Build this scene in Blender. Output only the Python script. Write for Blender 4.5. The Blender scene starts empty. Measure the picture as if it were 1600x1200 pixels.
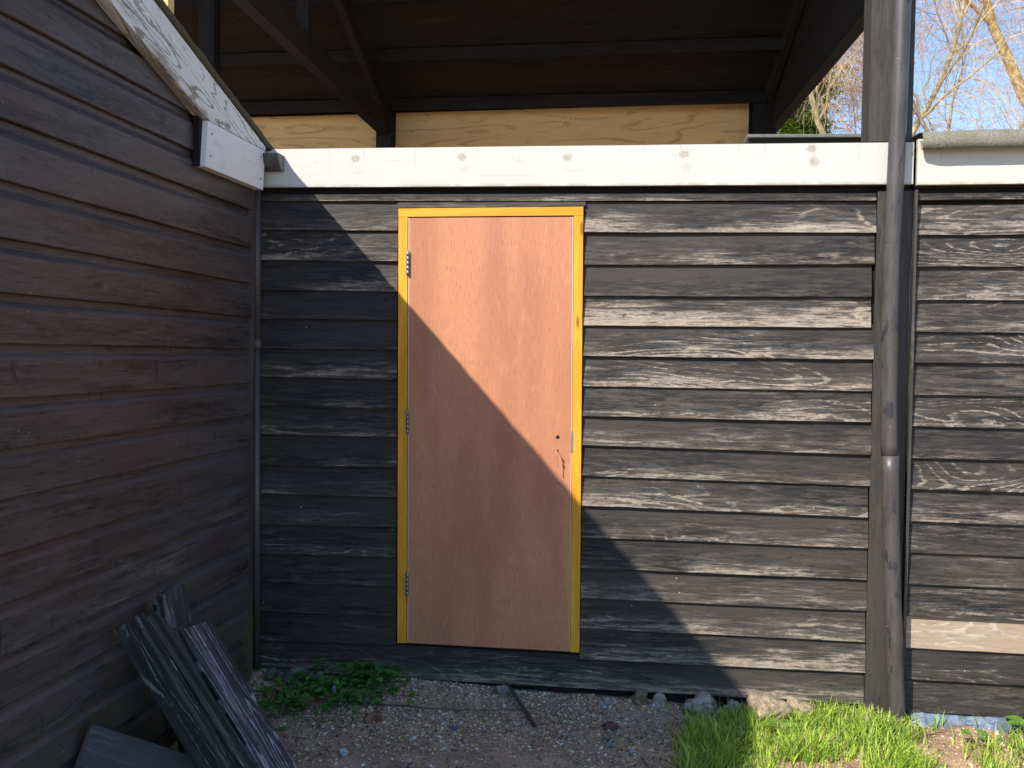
import bpy, bmesh, math, random
from mathutils import Vector, Matrix, noise as mnoise
random.seed(11)
R = math.radians
sc = bpy.context.scene
col = sc.collection

# ------------------------------------------------------------------ camera
cam_d = bpy.data.cameras.new('camera'); cam = bpy.data.objects.new('camera', cam_d); col.objects.link(cam)
cam_d.sensor_width = 36; cam_d.lens = 36 * 1500 / 1600; cam_d.clip_end = 2000; cam_d.clip_start = .02
F_ = Vector((-0.14096985, 0.98955898, -0.03000878)); R_ = Vector((0.98983079, 0.14146195, 0.01495044)); U_ = Vector((-0.01903944, 0.02759606, 0.99943782))
M_ = Matrix((R_, U_, -F_)).transposed().to_4x4(); M_.translation = Vector((.3, -4.29554, 1.50633))
cam.matrix_world = M_
sc.camera = cam

# ------------------------------------------------------------------ sky, sun, exposure
SUN = Vector((-.70, -1.0, 1.07)).normalized()
elev = math.asin(SUN.z); azim = math.atan2(SUN.x, SUN.y)
w = bpy.data.worlds.new('World'); sc.world = w; w.use_nodes = True
bgn = w.node_tree.nodes['Background']
sky = w.node_tree.nodes.new('ShaderNodeTexSky'); sky.sky_type = 'NISHITA'; sky.sun_disc = False
sky.sun_elevation = elev; sky.sun_rotation = azim; sky.air_density = .9; sky.dust_density = .15; sky.ozone_density = 3.6
w.node_tree.links.new(sky.outputs[0], bgn.inputs[0]); bgn.inputs[1].default_value = .15
sl = bpy.data.lights.new('sun', 'SUN'); sl.energy = 4.3; sl.angle = R(.5); sl.color = (1, .93, .83)
so = bpy.data.objects.new('sun', sl); col.objects.link(so); so.rotation_euler = (SUN).to_track_quat('Z', 'Y').to_euler(); so.location = (-6, -8, 9)
sc.view_settings.view_transform = 'Standard'; sc.view_settings.look = 'None'; sc.view_settings.exposure = 0.72; sc.view_settings.gamma = 1

# ------------------------------------------------------------------ node helper
class G:
    def __init__(s, name):
        s.m = bpy.data.materials.new(name); s.m.use_nodes = True; s.t = s.m.node_tree
        s.b = s.t.nodes['Principled BSDF']; s.out = s.t.nodes['Material Output']
    def put(s, sock, v):
        if isinstance(v, bpy.types.NodeSocket): s.t.links.new(v, sock)
        elif v is not None:
            if sock.type == 'RGBA' and len(v) == 3: v = (*v, 1)
            sock.default_value = v
    def n(s, ty, ins=None, out=0, **pr):
        nd = s.t.nodes.new('ShaderNode' + ty)
        for k, v in pr.items(): setattr(nd, k, v)
        for k, v in (ins or {}).items(): s.put(nd.inputs[k], v)
        return nd.outputs[out]
    def ma(s, op, a, b=None, c=None):
        i = {0: a}
        if b is not None: i[1] = b
        if c is not None: i[2] = c
        return s.n('Math', i, operation=op)
    def mul(s, a, b): return s.ma('MULTIPLY', a, b)
    def add(s, a, b): return s.ma('ADD', a, b)
    def uv(s, name='UVMap'):
        u = s.n('UVMap', uv_map=name); nd = s.t.nodes.new('ShaderNodeSeparateXYZ'); s.t.links.new(u, nd.inputs[0])
        return nd.outputs[0], nd.outputs[1]
    def xyz(s, a, b=0., c=0.): return s.n('CombineXYZ', {0: a, 1: b, 2: c})
    def noise(s, vec, scale=1., detail=3., rough=.5, dist=0.):
        return s.n('TexNoise', {'Vector': vec, 'Scale': scale, 'Detail': detail, 'Roughness': rough, 'Distortion': dist})
    def step(s, v, a, b, lo=0., hi=1.):
        return s.n('MapRange', {0: v, 1: a, 2: b, 3: lo, 4: hi}, interpolation_type='SMOOTHSTEP')
    def lin(s, v, a, b, lo=0., hi=1.): return s.n('MapRange', {0: v, 1: a, 2: b, 3: lo, 4: hi})
    def mix(s, f, a, b, mode='MIX'):
        nd = s.t.nodes.new('ShaderNodeMix'); nd.data_type = 'RGBA'; nd.blend_type = mode
        s.put(nd.inputs[0], f); s.put(nd.inputs[6], a); s.put(nd.inputs[7], b); return nd.outputs[2]
    def obj(s): return s.n('TexCoord', out=3)
    def bump(s, h, strength=.5, dist=.003):
        b = s.n('Bump', {'Height': h, 'Strength': strength, 'Distance': dist}); s.t.links.new(b, s.b.inputs['Normal'])
    def fin(s, color, rough=.7, spec=.5):
        s.put(s.b.inputs['Base Color'], color); s.put(s.b.inputs['Roughness'], rough)
        s.put(s.b.inputs['Specular IOR Level'], spec); return s.m

def wood(name, p1, p2, worn, worn2, base_wear=0., ring_k=75., sharp=.07, rough=.6, knots=True, edge=.35, bumpk=.6, pale=None, green=0., ringmix=.25, spec=.5, su=1.1, sv=6.5, pscale=(1.4, 6.), stk=(4.5, 46.), allrings=False, knotc=None, specks=0., ledge_glint=None, regw=1.1, micw=.30, th=1.53):
    g = G(name); u, v = g.uv(); wr, vn = g.uv('Aux')
    n1 = g.noise(g.xyz(g.mul(u, su), g.mul(v, sv)), 1, 1.5, .4, .35)
    sn = g.ma('MULTIPLY_ADD', g.ma('SINE', g.mul(n1, ring_k)), .5, .5)
    jag = g.noise(g.xyz(g.mul(u, 34.), g.mul(v, 95.), 9.), 1, 4, .7)
    rings = g.step(g.add(sn, g.ma('MULTIPLY_ADD', jag, .9, -.45)), .78, 1.02)
    ramt = 1. if allrings else g.step(g.noise(g.xyz(g.mul(u, .35), g.mul(v, 1.3), 21.), 1, 2, .5), .44, .60, .12, 1.)
    rings = g.mul(rings, ramt)
    fine = g.noise(g.xyz(g.mul(u, 11.), g.mul(v, 340.)), 1, 3, .6)
    streak = g.noise(g.xyz(g.mul(u, stk[0]), g.mul(v, stk[1]), 1.3), 1, 7, .72, .5)
    region = g.noise(g.xyz(g.mul(u, pscale[0]), g.mul(v, pscale[1]), 3.7), 1, 3, .55)
    e = g.mul(g.ma('SUBTRACT', .42, vn), edge)
    micro = g.noise(g.xyz(g.mul(u, 13.), g.mul(v, 105.), 4.4), 1, 5, .78)
    s = g.add(g.add(g.mul(streak, 1.15), g.mul(region, regw)), g.add(g.mul(rings, ringmix), g.add(g.mul(jag, .22), g.mul(micro, micw))))
    s = g.add(g.add(s, g.add(g.mul(wr, 1.6), base_wear)), e)
    mask = g.step(s, th, th + sharp)
    tone = g.noise(g.xyz(g.mul(u, .9), g.mul(v, 5.), 8.), 1, 4, .6)
    paint = g.mix(g.step(tone, .32, .68), p1, p2)
    paint = g.mix(g.step(g.add(streak, g.mul(micro, .7)), .72, 1.02), paint, p2)
    paint = g.mix(g.step(micro, .44, .34, 0, .75), paint, tuple(x * (.35 if p1[0] < .1 else .82) for x in p1))
    soft = g.step(s, th - .2, th + .05, 0., .32)
    wc = g.mix(g.step(g.add(g.mul(streak, .5), g.mul(micro, 1.)), .66, .92), worn, worn2)
    c = g.mix(soft, paint, g.mix(.6, paint, wc))
    c = g.mix(mask, c, wc)
    h = g.add(g.mul(sn, .15), g.mul(fine, .8))
    h = g.add(h, g.add(g.mul(mask, -.35), g.mul(streak, .8)))
    if knots:
        vo = g.t.nodes.new('ShaderNodeTexVoronoi'); vo.feature = 'F1'
        g.put(vo.inputs['Vector'], g.xyz(g.mul(u, 2.1), g.mul(v, 7.))); vo.inputs['Scale'].default_value = 1
        d = g.add(vo.outputs['Distance'], g.mul(g.ma('SUBTRACT', jag, .5), .07))
        sepc = g.n('SeparateColor', {0: vo.outputs['Color']}, 0)
        k = g.mul(g.step(d, .085, .045), g.step(sepc, .62, .67))
        kr = g.mul(g.mul(g.step(d, .14, .10), g.step(d, .07, .09)), g.step(sepc, .62, .67))
        c = g.mix(g.mul(kr, g.mul(g.step(micro, .45, .6), .45)), c, worn); c = g.mix(g.mul(k, .75), c, knotc or g.mix(.5, p1, (.10, .07, .035)))
        h = g.add(h, g.mul(k, -.5))
    if ledge_glint:
        lf = g.mul(g.mul(g.step(vn, .695, .715), g.step(vn, .82, .78)), g.step(g.add(g.mul(streak, .8), g.mul(tone, .7)), .55, .95, .1, 1.))  # cove ledges painted lighter, a sky highlight put into the colour
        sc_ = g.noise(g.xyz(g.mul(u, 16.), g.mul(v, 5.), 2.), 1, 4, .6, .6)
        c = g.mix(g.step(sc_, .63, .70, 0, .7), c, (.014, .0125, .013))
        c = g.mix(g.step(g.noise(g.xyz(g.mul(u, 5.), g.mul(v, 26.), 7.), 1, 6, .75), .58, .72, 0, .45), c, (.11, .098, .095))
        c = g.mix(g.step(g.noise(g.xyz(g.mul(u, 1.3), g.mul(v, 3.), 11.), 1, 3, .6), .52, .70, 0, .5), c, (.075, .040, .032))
        c = g.mix(lf, c, ledge_glint)
    if specks:
        v2 = g.t.nodes.new('ShaderNodeTexVoronoi'); v2.feature = 'F1'
        g.put(v2.inputs['Vector'], g.xyz(g.mul(u, 14.), g.mul(v, 17.))); v2.inputs['Scale'].default_value = 1
        c = g.mix(g.mul(g.step(v2.outputs['Distance'], .055, .035), g.mul(g.step(g.n('SeparateColor', {0: v2.outputs['Color']}, 1), .80, .82), specks)), c, (.55, .52, .47))
    if green:
        z = g.t.nodes.new('ShaderNodeSeparateXYZ'); g.t.links.new(g.obj(), z.inputs[0])
        gn = g.noise(g.obj(), 9, 5, .7)
        f = g.mul(g.mul(g.step(z.outputs[2], .55, .0), g.step(gn, .42, .62)), green)
        c = g.mix(f, c, (.05, .065, .012))
        y = g.step(z.outputs[1], 3.0, 3.12)
        c = g.mix(g.mul(g.mul(y, g.step(z.outputs[2], .45, .25)), g.step(gn, .35, .6, 0, .8)), c, (.17, .19, .03))
    if pale:
        c = g.mix(g.step(g.noise(g.obj(), 3, 5, .7), .5, .75, 0, .5), c, pale)
    g.bump(h, bumpk, .0022)
    return g.fin(c, g.lin(mask, 0, 1, rough, .85), spec)

BLK1 = (.0095, .0098, .0110); BLK2 = (.036, .035, .035)
M = {}
M['clad'] = wood('black_clad', BLK1, (.046, .039, .034), (.39, .32, .255), (.14, .117, .095), .04, 95, sharp=.11, ringmix=.17, specks=.7, spec=.28, regw=.62, micw=.60, th=1.475, stk=(5., 60.), pscale=(1.9, 8.))
M['clad_r'] = wood('black_clad_right', BLK1, (.044, .0375, .033), (.36, .30, .25), (.12, .10, .085), .035, 120, sharp=.08, edge=.12, ringmix=.19, specks=.7, spec=.28, regw=.55, micw=.65, th=1.455, stk=(6., 66.), pscale=(2., 9.))
M['bareboard'] = wood('bare_board', (.28, .205, .14), (.36, .27, .185), (.47, .38, .30), (.25, .2, .16), -.05, 60, edge=.0)
M['stain'] = wood('brown_stain', (.020, .0178, .0180), (.088, .0715, .0660), (.17, .155, .145), (.10, .088, .082), -.10, 40, sharp=.22, ledge_glint=(.088, .083, .089), regw=.8, micw=.4, th=1.52, edge=.05, bumpk=.7, green=.7, rough=.42, pscale=(.8, 3.), stk=(2.5, 30.), knotc=(.012, .011, .012), specks=.35)
M['post'] = wood('post_black', (.020, .018, .0162), (.052, .0455, .040), (.22, .19, .16), (.13, .115, .10), -.14, 40, sharp=.14, edge=0, rough=.6)
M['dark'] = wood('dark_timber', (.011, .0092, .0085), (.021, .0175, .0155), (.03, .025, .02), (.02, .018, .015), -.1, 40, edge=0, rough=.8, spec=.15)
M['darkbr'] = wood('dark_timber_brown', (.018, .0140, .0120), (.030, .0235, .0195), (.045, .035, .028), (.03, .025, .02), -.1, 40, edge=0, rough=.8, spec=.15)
M['plank'] = wood('loose_plank', (.017, .018, .022), (.038, .037, .042), (.34, .33, .35), (.15, .145, .155), -.09, 70, sharp=.09, edge=0, knots=False)
M['plank_worn'] = wood('loose_plank_worn', (.018, .018, .023), (.040, .038, .047), (.33, .31, .35), (.22, .20, .23), -.12, 80, sharp=.10, edge=0, ringmix=.45, knots=False, su=1.1, sv=11, allrings=True)
M['endgrain'] = wood('end_grain', (.14, .11, .09), (.22, .18, .15), (.3, .26, .22), (.1, .085, .07), 0, 30, knots=False)
M['ply'] = wood('raw_plywood', (.72, .42, .155), (.80, .50, .205), (.56, .33, .13), (.50, .30, .115), -.04, 44, sharp=.22, edge=0, ringmix=.35, rough=.75, bumpk=.1, su=.8, sv=4., stk=(3., 25.), allrings=True)
M['weathered'] = wood('weathered_white', (.66, .67, .67), (.78, .78, .77), (.25, .22, .185), (.42, .38, .33), -.01, 70, sharp=.10, edge=.16, ringmix=.40, rough=.7, su=1.4, sv=9., stk=(9., 90.), allrings=True)

def white_paint(name, base, knot_period, voff=0.):
    g = G(name); u, v = g.uv(); wr, vn = g.uv('Aux')
    fine = g.noise(g.xyz(g.mul(u, 7.), g.mul(v, 170.)), 1, 3, .6)
    st = g.noise(g.xyz(g.mul(u, 5.), g.mul(v, 30.), 2.), 1, 5, .65)
    dirt = g.noise(g.xyz(u, v), 9, 6, .7)
    c = g.mix(g.step(st, .56, .74, 0, .35), base, (.50, .47, .40))
    c = g.mix(g.step(dirt, .6, .78, 0, .5), c, (.42, .40, .30))
    c = g.mix(g.mul(g.step(vn, .10, .0), g.step(dirt, .38, .58, 0, .7)), c, (.30, .30, .17))
    gr = g.noise(g.xyz(g.mul(u, 3.), g.mul(v, 55.), 6.), 1, 5, .7, .4)
    c = g.mix(g.step(gr, .56, .66, 0, .28), c, (.40, .36, .29))
    dr = g.noise(g.xyz(g.mul(u, 38.), g.mul(v, 2.5), 6.), 1, 4, .6)
    c = g.mix(g.mul(g.step(vn, .2, 1.), g.step(dr, .54, .70, 0, .55)), c, (.36, .34, .28))
    vo = g.t.nodes.new('ShaderNodeTexVoronoi'); g.put(vo.inputs['Vector'], g.xyz(g.mul(u, 5.), g.mul(v, 9.))); vo.inputs['Scale'].default_value = 1
    c = g.mix(g.mul(g.step(vo.outputs['Distance'], .035, .022), .8), c, (.16, .12, .09))
    h = g.mul(fine, .5)
    if knot_period:
        cell = g.ma('FLOOR', g.ma('DIVIDE', u, knot_period))
        wn = g.t.nodes.new('ShaderNodeTexWhiteNoise'); wn.noise_dimensions = '1D'; g.put(wn.inputs['W'], cell)
        lu = g.ma('SUBTRACT', g.ma('SUBTRACT', g.ma('MODULO', u, knot_period), knot_period * .5), g.ma('MULTIPLY_ADD', wn.outputs[0], .12, -.06))
        tot = None
        for k, (dv, rad, du) in enumerate(((.052, .019, .0), (-.004, .021, .012))):
            jit = g.noise(g.xyz(g.mul(u, 75.), g.mul(v, 110.), float(k)), 1, 4, .7)
            dx = g.ma('DIVIDE', g.ma('SUBTRACT', lu, du), rad * 1.25)
            dy = g.ma('DIVIDE', g.ma('SUBTRACT', g.ma('SUBTRACT', v, voff), g.ma('MULTIPLY_ADD', wn.outputs[0], .05, dv - .03)), rad)
            d = g.ma('SQRT', g.add(g.mul(dx, dx), g.mul(dy, dy)))
            dj = g.add(d, g.ma('MULTIPLY_ADD', jit, 2.6, -1.3))
            kk = g.mul(g.step(dj, 1.0, .7), g.step(jit, .32, .50, .25, 1))
            if k: kk = g.mul(kk, g.step(wn.outputs[0], .35, .55, .15, 1))
            halo = g.mul(g.step(d, 2.6, 1.2), g.step(g.ma('SINE', g.mul(g.add(d, g.mul(jit, .6)), 11.)), .72, .98))
            kk = g.ma('MAXIMUM', kk, g.mul(halo, g.step(st, .5, .6, 0, .6)))
            tot = kk if tot is None else g.ma('MAXIMUM', tot, kk)
        c = g.mix(g.mul(tot, .75), c, (.33, .29, .21))
        h = g.add(h, g.mul(tot, -.4))
    g.bump(h, .35, .0012)
    return g.fin(c, .6, .4)
M['white'] = white_paint('white_fascia_paint', (.55, .545, .495), .487, 0.)
M['white2'] = white_paint('white_fascia_paint_clean', (.57, .555, .485), 0)
M['white3'] = white_paint('white_box_end_paint', (.80, .79, .80), 0)

def simple(name, colr, rough=.6, nscale=30., var=.25, metal=0., spec=.5, bump=0., col2=None, detail=5):
    g = G(name); n = g.noise(g.obj(), nscale, detail, .65)
    c2 = col2 or tuple(x * (1 - var) for x in colr)
    c = g.mix(g.step(n, .35, .68), colr, c2)
    if bump: g.bump(n, bump, .004)
    g.b.inputs['Metallic'].default_value = metal
    return g.fin(c, rough, spec)
M['steel'] = simple('galvanised_steel', (.36, .36, .36), .5, 80, .3, .9)
M['hole'] = simple('dark_hole', (.006, .005, .004), .9)
M['lipping'] = simple('pale_lipping', (.72, .55, .42), .6, 40, .15)
M['stainmark'] = simple('red_brown_mark', (.12, .025, .015), .6, 90, .5)
M['guttermat'] = simple('old_gutter', (.10, .095, .095), .55, 12, .5, bump=.1)
M['gutterend'] = simple('gutter_end', (.20, .18, .17), .6, 12, .4, bump=.1)

def door_mat():
    g = G('door_plywood'); u, v = g.uv()
    w1 = g.noise(g.xyz(g.mul(u, .9), g.mul(v, 5.5)), 1, 3, .5, .3)
    fine = g.noise(g.xyz(g.mul(u, 14.), g.mul(v, 420.)), 1, 3, .65)
    dash = g.noise(g.xyz(g.mul(u, 26.), g.mul(v, 260.), 5.), 1, 2, .5)
    c = g.mix(g.step(w1, .34, .66), (.43, .163, .083), (.545, .225, .112))
    fig = g.noise(g.xyz(g.mul(u, 7.), g.mul(v, 24.), 1.), 1, 4, .6, .5)
    c = g.mix(g.step(fig, .55, .68, 0, .22), c, (.64, .36, .21))
    c = g.mix(g.step(fig, .42, .30, 0, .4), c, (.36, .14, .08))
    c = g.mix(g.step(dash, .57, .68, 0, .65), c, (.28, .11, .06))
    c = g.mix(g.mul(g.step(fine, .3, .7), .22), c, (.66, .38, .24))
    c = g.mix(g.step(g.noise(g.obj(), 2.6, 6, .65), .56, .72, 0, .30), c, (.33, .16, .09))
    g.bump(g.add(g.mul(fine, .5), g.mul(dash, -.4)), .25, .0008)
    return g.fin(c, .55, .3)
M['door'] = door_mat()
def yellow_mat():
    g = G('yellow_treated_pine'); u, v = g.uv()
    w1 = g.noise(g.xyz(g.mul(u, 1.6), g.mul(v, 16.)), 1, 3, .5, .3)
    r = g.ma('MULTIPLY_ADD', g.ma('SINE', g.mul(w1, 55.)), .5, .5)
    c = g.mix(g.step(w1, .35, .65), (.68, .30, .010), (.78, .40, .030))
    c = g.mix(g.mul(r, .32), c, (.50, .22, .01))
    vo = g.t.nodes.new('ShaderNodeTexVoronoi'); g.put(vo.inputs['Vector'], g.xyz(g.mul(u, 3.2), g.mul(v, 12.))); vo.inputs['Scale'].default_value = 1
    c = g.mix(g.mul(g.step(vo.outputs['Distance'], .13, .07), .8), c, (.22, .08, .01))
    g.bump(r, .08, .001)
    return g.fin(c, .5, .4)
M['yellow'] = yellow_mat()

def pipe_mat():
    g = G('weathered_pipe'); o = g.obj()
    mp = g.n('Mapping', {'Vector': o, 'Scale': (30., 30., 5.)})
    n = g.noise(mp, 1, 5, .65); n2 = g.noise(o, 55, 4, .7)
    mp2 = g.n('Mapping', {'Vector': o, 'Scale': (22., 22., 9.)})
    s = g.noise(mp2, 1, 3, .5)
    c = g.mix(g.step(n, .35, .65), (.050, .0445, .042), (.080, .072, .067))
    c = g.mix(g.step(s, .60, .66), c, (.030, .030, .036))
    c = g.mix(g.mul(g.step(n2, .68, .72), .7), c, (.45, .42, .4))
    g.bump(n2, .12, .001)
    return g.fin(c, .42, .5)
M['pipe'] = pipe_mat()

def felt_mat(name, a, b, moss):
    g = G(name); o = g.obj(); n = g.noise(o, 160, 3, .7); n2 = g.noise(o, 7, 5, .6)
    c = g.mix(g.step(n, .4, .62), a, b); c = g.mix(g.step(n2, .45, .7, 0, .7), c, moss)
    g.bump(n, .9, .004); return g.fin(c, .9, .2)
M['felt'] = felt_mat('roofing_felt', (.16, .155, .125), (.27, .26, .21), (.15, .14, .07))
M['felt_flat'] = felt_mat('flat_roof_felt', (.46, .41, .34), (.5, .48, .43), (.36, .33, .25))
M['felt_moss'] = felt_mat('mossy_felt_edge', (.07, .065, .05), (.13, .12, .08), (.09, .08, .03))
M['felt_blue'] = felt_mat('grey_blue_felt', (.12, .125, .13), (.19, .20, .205), (.12, .12, .11))

def ground_mat():
    g = G('soil'); o = g.obj(); n = g.noise(o, 5, 8, .65); n2 = g.noise(o, 60, 5, .7); big = g.noise(o, 1.1, 3, .5)
    z = g.t.nodes.new('ShaderNodeSeparateXYZ'); g.t.links.new(o, z.inputs[0])
    c = g.mix(g.step(n, .38, .62), (.42, .29, .195), (.62, .45, .31))
    c2 = g.mix(g.step(n, .38, .62), (.42, .27, .165), (.56, .38, .25))
    c = g.mix(g.step(g.add(z.outputs[0], g.mul(n, .5)), .65, 1.15), c, c2)
    c = g.mix(g.step(n2, .5, .7, 0, .6), c, (.15, .115, .09)); c = g.mix(g.step(g.noise(o, 2.3, 4, .6), .52, .66, 0, .6), c, (.20, .125, .10))
    g.bump(g.add(g.mul(n2, .7), n), .9, .02); return g.fin(c, .95, .15)
M['soil'] = ground_mat()

def vcol_mat(name, rough=.8, spec=.3, trans=0., nsc=60., var=.35, bump=.2):
    g = G(name); a = g.n('Attribute', attribute_name='col'); g.t.nodes[-1].attribute_type = 'GEOMETRY'
    n = g.noise(g.obj(), nsc, 4, .65)
    dk = g.mix(1., a, (1 - var, 1 - var, 1 - var), 'MULTIPLY')
    c = g.mix(g.step(n, .35, .65), a, dk)
    if bump: g.bump(n, bump, .004)
    m = g.fin(c, rough, spec)
    if trans:
        tr = g.n('BsdfTranslucent', {'Color': g.mix(1., c, (1.1, 1.25, .5), 'MULTIPLY')})
        mx = g.t.nodes.new('ShaderNodeMixShader'); mx.inputs[0].default_value = trans
        g.t.links.new(g.b.outputs[0], mx.inputs[1]); g.t.links.new(tr, mx.inputs[2]); g.t.links.new(mx.outputs[0], g.out.inputs[0])
    return m
M['pebble'] = vcol_mat('gravel_bits', .85, .2, nsc=40)
M['stone'] = vcol_mat('stone', .9, .2, nsc=38, var=.55, bump=.8)
M['leaf'] = vcol_mat('leaf', .5, .4, .3, nsc=25, bump=0)
M['grass'] = vcol_mat('grass_blade', .5, .35, .35, nsc=12, var=.2, bump=0)
M['bark'] = vcol_mat('bark', .85, .2, nsc=6, var=.45, bump=.3)
M['twig'] = vcol_mat('twig', .8, .2, nsc=3, var=.3, bump=0)
def tarp_mat():
    g = G('blue_sheet'); o = g.obj(); n = g.noise(o, 14, 5, .6)
    c = g.mix(g.step(n, .4, .66), (.10, .14, .20), (.20, .25, .31)); g.bump(n, .6, .02); return g.fin(c, .35, .5)
M['tarp'] = tarp_mat()

# ------------------------------------------------------------------ mesh helper
class MB:
    def __init__(s): s.v = []; s.f = []; s.uv = []; s.aux = []; s.col = []; s.mi = []; s.smooth = []
    def face(s, pts, uvs=None, aux=(0, .5), colr=None, mi=0, sm=False):
        i = len(s.v); s.v += [tuple(p) for p in pts]; s.f.append(tuple(range(i, i + len(pts))))
        s.uv.append(uvs or [(p[0], p[2]) for p in pts])
        s.aux.append(aux if isinstance(aux, list) else [aux] * len(pts)); s.col.append(colr or (1, 1, 1)); s.mi.append(mi); s.smooth.append(sm)
    def grid(s, P, UV, AUX, sm=False, mi=0, flip=False):
        n = len(P); m = len(P[0]); b = len(s.v)
        for row in P: s.v += [tuple(p) for p in row]
        for i in range(n - 1):
            for j in range(m - 1):
                q = [(i, j), (i + 1, j), (i + 1, j + 1), (i, j + 1)]
                if flip: q.reverse()
                s.f.append(tuple(b + a * m + c for a, c in q)); s.uv.append([UV[a][c] for a, c in q]); s.aux.append([AUX[a][c] for a, c in q])
                s.col.append((1, 1, 1)); s.mi.append(mi); s.smooth.append(sm)
    def box(s, o, A, B, C, wear=0., off=None, nseg=1, wob=0., mi=0, capmi=None):
        """box: origin corner o, A = grain direction, B = width, C = thickness; uv in metres along A and B"""
        o, A, B, C = Vector(o), Vector(A), Vector(B), Vector(C)
        if A.cross(B).dot(C) < 0: o = o + C; C = -C
        la, lb, lc = A.length, B.length, C.length
        off = off or (random.uniform(0, 40), random.uniform(0, 40))
        def P(a, b, c):
            p = o + A * a + B * b + C * c
            if wob: 
                nn = mnoise.noise_vector(p * 3.1) * wob; p = p + nn
            return p
        for k in range(nseg):
            a0, a1 = k / nseg, (k + 1) / nseg
            for (q, w0, w1) in (((0, 1), 0, 0), ((1, 1), 0, 0)):
                pass
            # B-faces at c=0,1 ; C-faces at b=0,1
            for c, fl in ((0, True), (1, False)):
                q = [(a0, 0), (a1, 0), (a1, 1), (a0, 1)]
                if fl: q.reverse()
                s.face([P(a, b, c) for a, b in q], [(off[0] + a * la, off[1] + b * lb) for a, b in q], [(wear, b) for a, b in q], mi=mi)
            for b, fl in ((0, False), (1, True)):
                q = [(a0, 0), (a1, 0), (a1, 1), (a0, 1)]
                q = [(a, 1 - c) for a, c in q] if not fl else q
                s.face([P(a, b, c) for a, c in q], [(off[0] + a * la, off[1] + .9 + b + c * lc) for a, c in q], (wear, .5), mi=mi)
        for a, fl in ((0, True), (1, False)):
            q = [(0, 0), (1, 0), (1, 1), (0, 1)]
            if fl: q.reverse()
            s.face([P(a, b, c) for b, c in q], [(off[0] + c * lc * 3, off[1] + b * lb) for b, c in q], (wear, .5), mi=mi if capmi is None else capmi)
    def tube(s, pts, rad, n=8, colr=(1, 1, 1), caps=True, mi=0):
        b = len(s.v); L = len(pts); pts = [Vector(p) for p in pts]
        up = Vector((0, 0, 1)); prev = None
        for i, p in enumerate(pts):
            d = (pts[min(i + 1, L - 1)] - pts[max(i - 1, 0)])
            if d.length < 1e-9: d = Vector((0, 0, 1))
            d.normalize()
            if prev is None:
                x = d.cross(Vector((.31, .95, .1))); 
                if x.length < .1: x = d.cross(Vector((1, 0, 0)))
            else: x = prev - d * prev.dot(d)
            x.normalize(); prev = x; y = d.cross(x); r = rad[i] if isinstance(rad, (list, tuple)) else rad
            for k in range(n):
                a = 2 * math.pi * k / n; s.v.append(tuple(p + (x * math.cos(a) + y * math.sin(a)) * r))
        for i in range(L - 1):
            for k in range(n):
                k2 = (k + 1) % n
                s.f.append((b + i * n + k, b + i * n + k2, b + (i + 1) * n + k2, b + (i + 1) * n + k))
                s.uv.append([(0, 0)] * 4); s.aux.append([(0, .5)] * 4); s.col.append(colr); s.mi.append(mi); s.smooth.append(n > 3)
        if caps:
            for i, rev in ((0, True), (L - 1, False)):
                q = [b + i * n + k for k in range(n)]
                if rev: q.reverse()
                s.f.append(tuple(q)); s.uv.append([(0, 0)] * n); s.aux.append([(0, .5)] * n); s.col.append(colr); s.mi.append(mi); s.smooth.append(False)
    def build(s, name, mats, parent=None, clip=None):
        me = bpy.data.meshes.new(name); me.from_pydata(s.v, [], s.f); me.update()
        if not isinstance(mats, (list, tuple)): mats = [mats]
        for m in mats: me.materials.append(m)
        ul = me.uv_layers.new(name='UVMap'); al = me.uv_layers.new(name='Aux')
        ul.data.foreach_set('uv', [c for f in s.uv for p in f for c in p]); al.data.foreach_set('uv', [c for f in s.aux for p in f for c in p])
        if any(c != (1, 1, 1) for c in s.col):
            ca = me.attributes.new('col', 'FLOAT_COLOR', 'CORNER')
            ca.data.foreach_set('color', [x for f, c in zip(s.f, s.col) for _ in f for x in (*c, 1)])
        me.polygons.foreach_set('material_index', s.mi); me.polygons.foreach_set('use_smooth', s.smooth)
        o = bpy.data.objects.new(name, me); col.objects.link(o)
        if clip:
            bm = bmesh.new(); bm.from_mesh(me)
            for co, no in clip:
                bmesh.ops.bisect_plane(bm, geom=bm.verts[:] + bm.edges[:] + bm.faces[:], plane_co=co, plane_no=no, clear_outer=True)
            bm.to_mesh(me); bm.free()
        if parent is not None: o.parent = parent; 
        return o

def tag(o, label=None, cat=None, group=None, kind=None):
    for k, v in (('label', label), ('category', cat), ('group', group), ('kind', kind)):
        if v: o[k] = v
    return o
def thing(name, loc, label, cat, group=None):
    o = bpy.data.objects.new(name, None); o.empty_display_size = .1; col.objects.link(o); o.location = loc
    tag(o, label, cat, group); return o
def part(mb, name, mats, parent, clip=None, label=None):
    """geometry is given in world metres; the child keeps it by undoing the parents' offset"""
    o = mb.build(name, mats, None, clip); p = parent; off = Vector((0, 0, 0))
    while p is not None: off += p.location; p = p.parent
    o.parent = parent; o.location = (0, 0, 0)
    o.data.transform(Matrix.Translation(-off))
    if label: o['label'] = label
    return o
def smoothnoise(x, y=0., z=0.): return mnoise.noise(Vector((x, y, z)))

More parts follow.
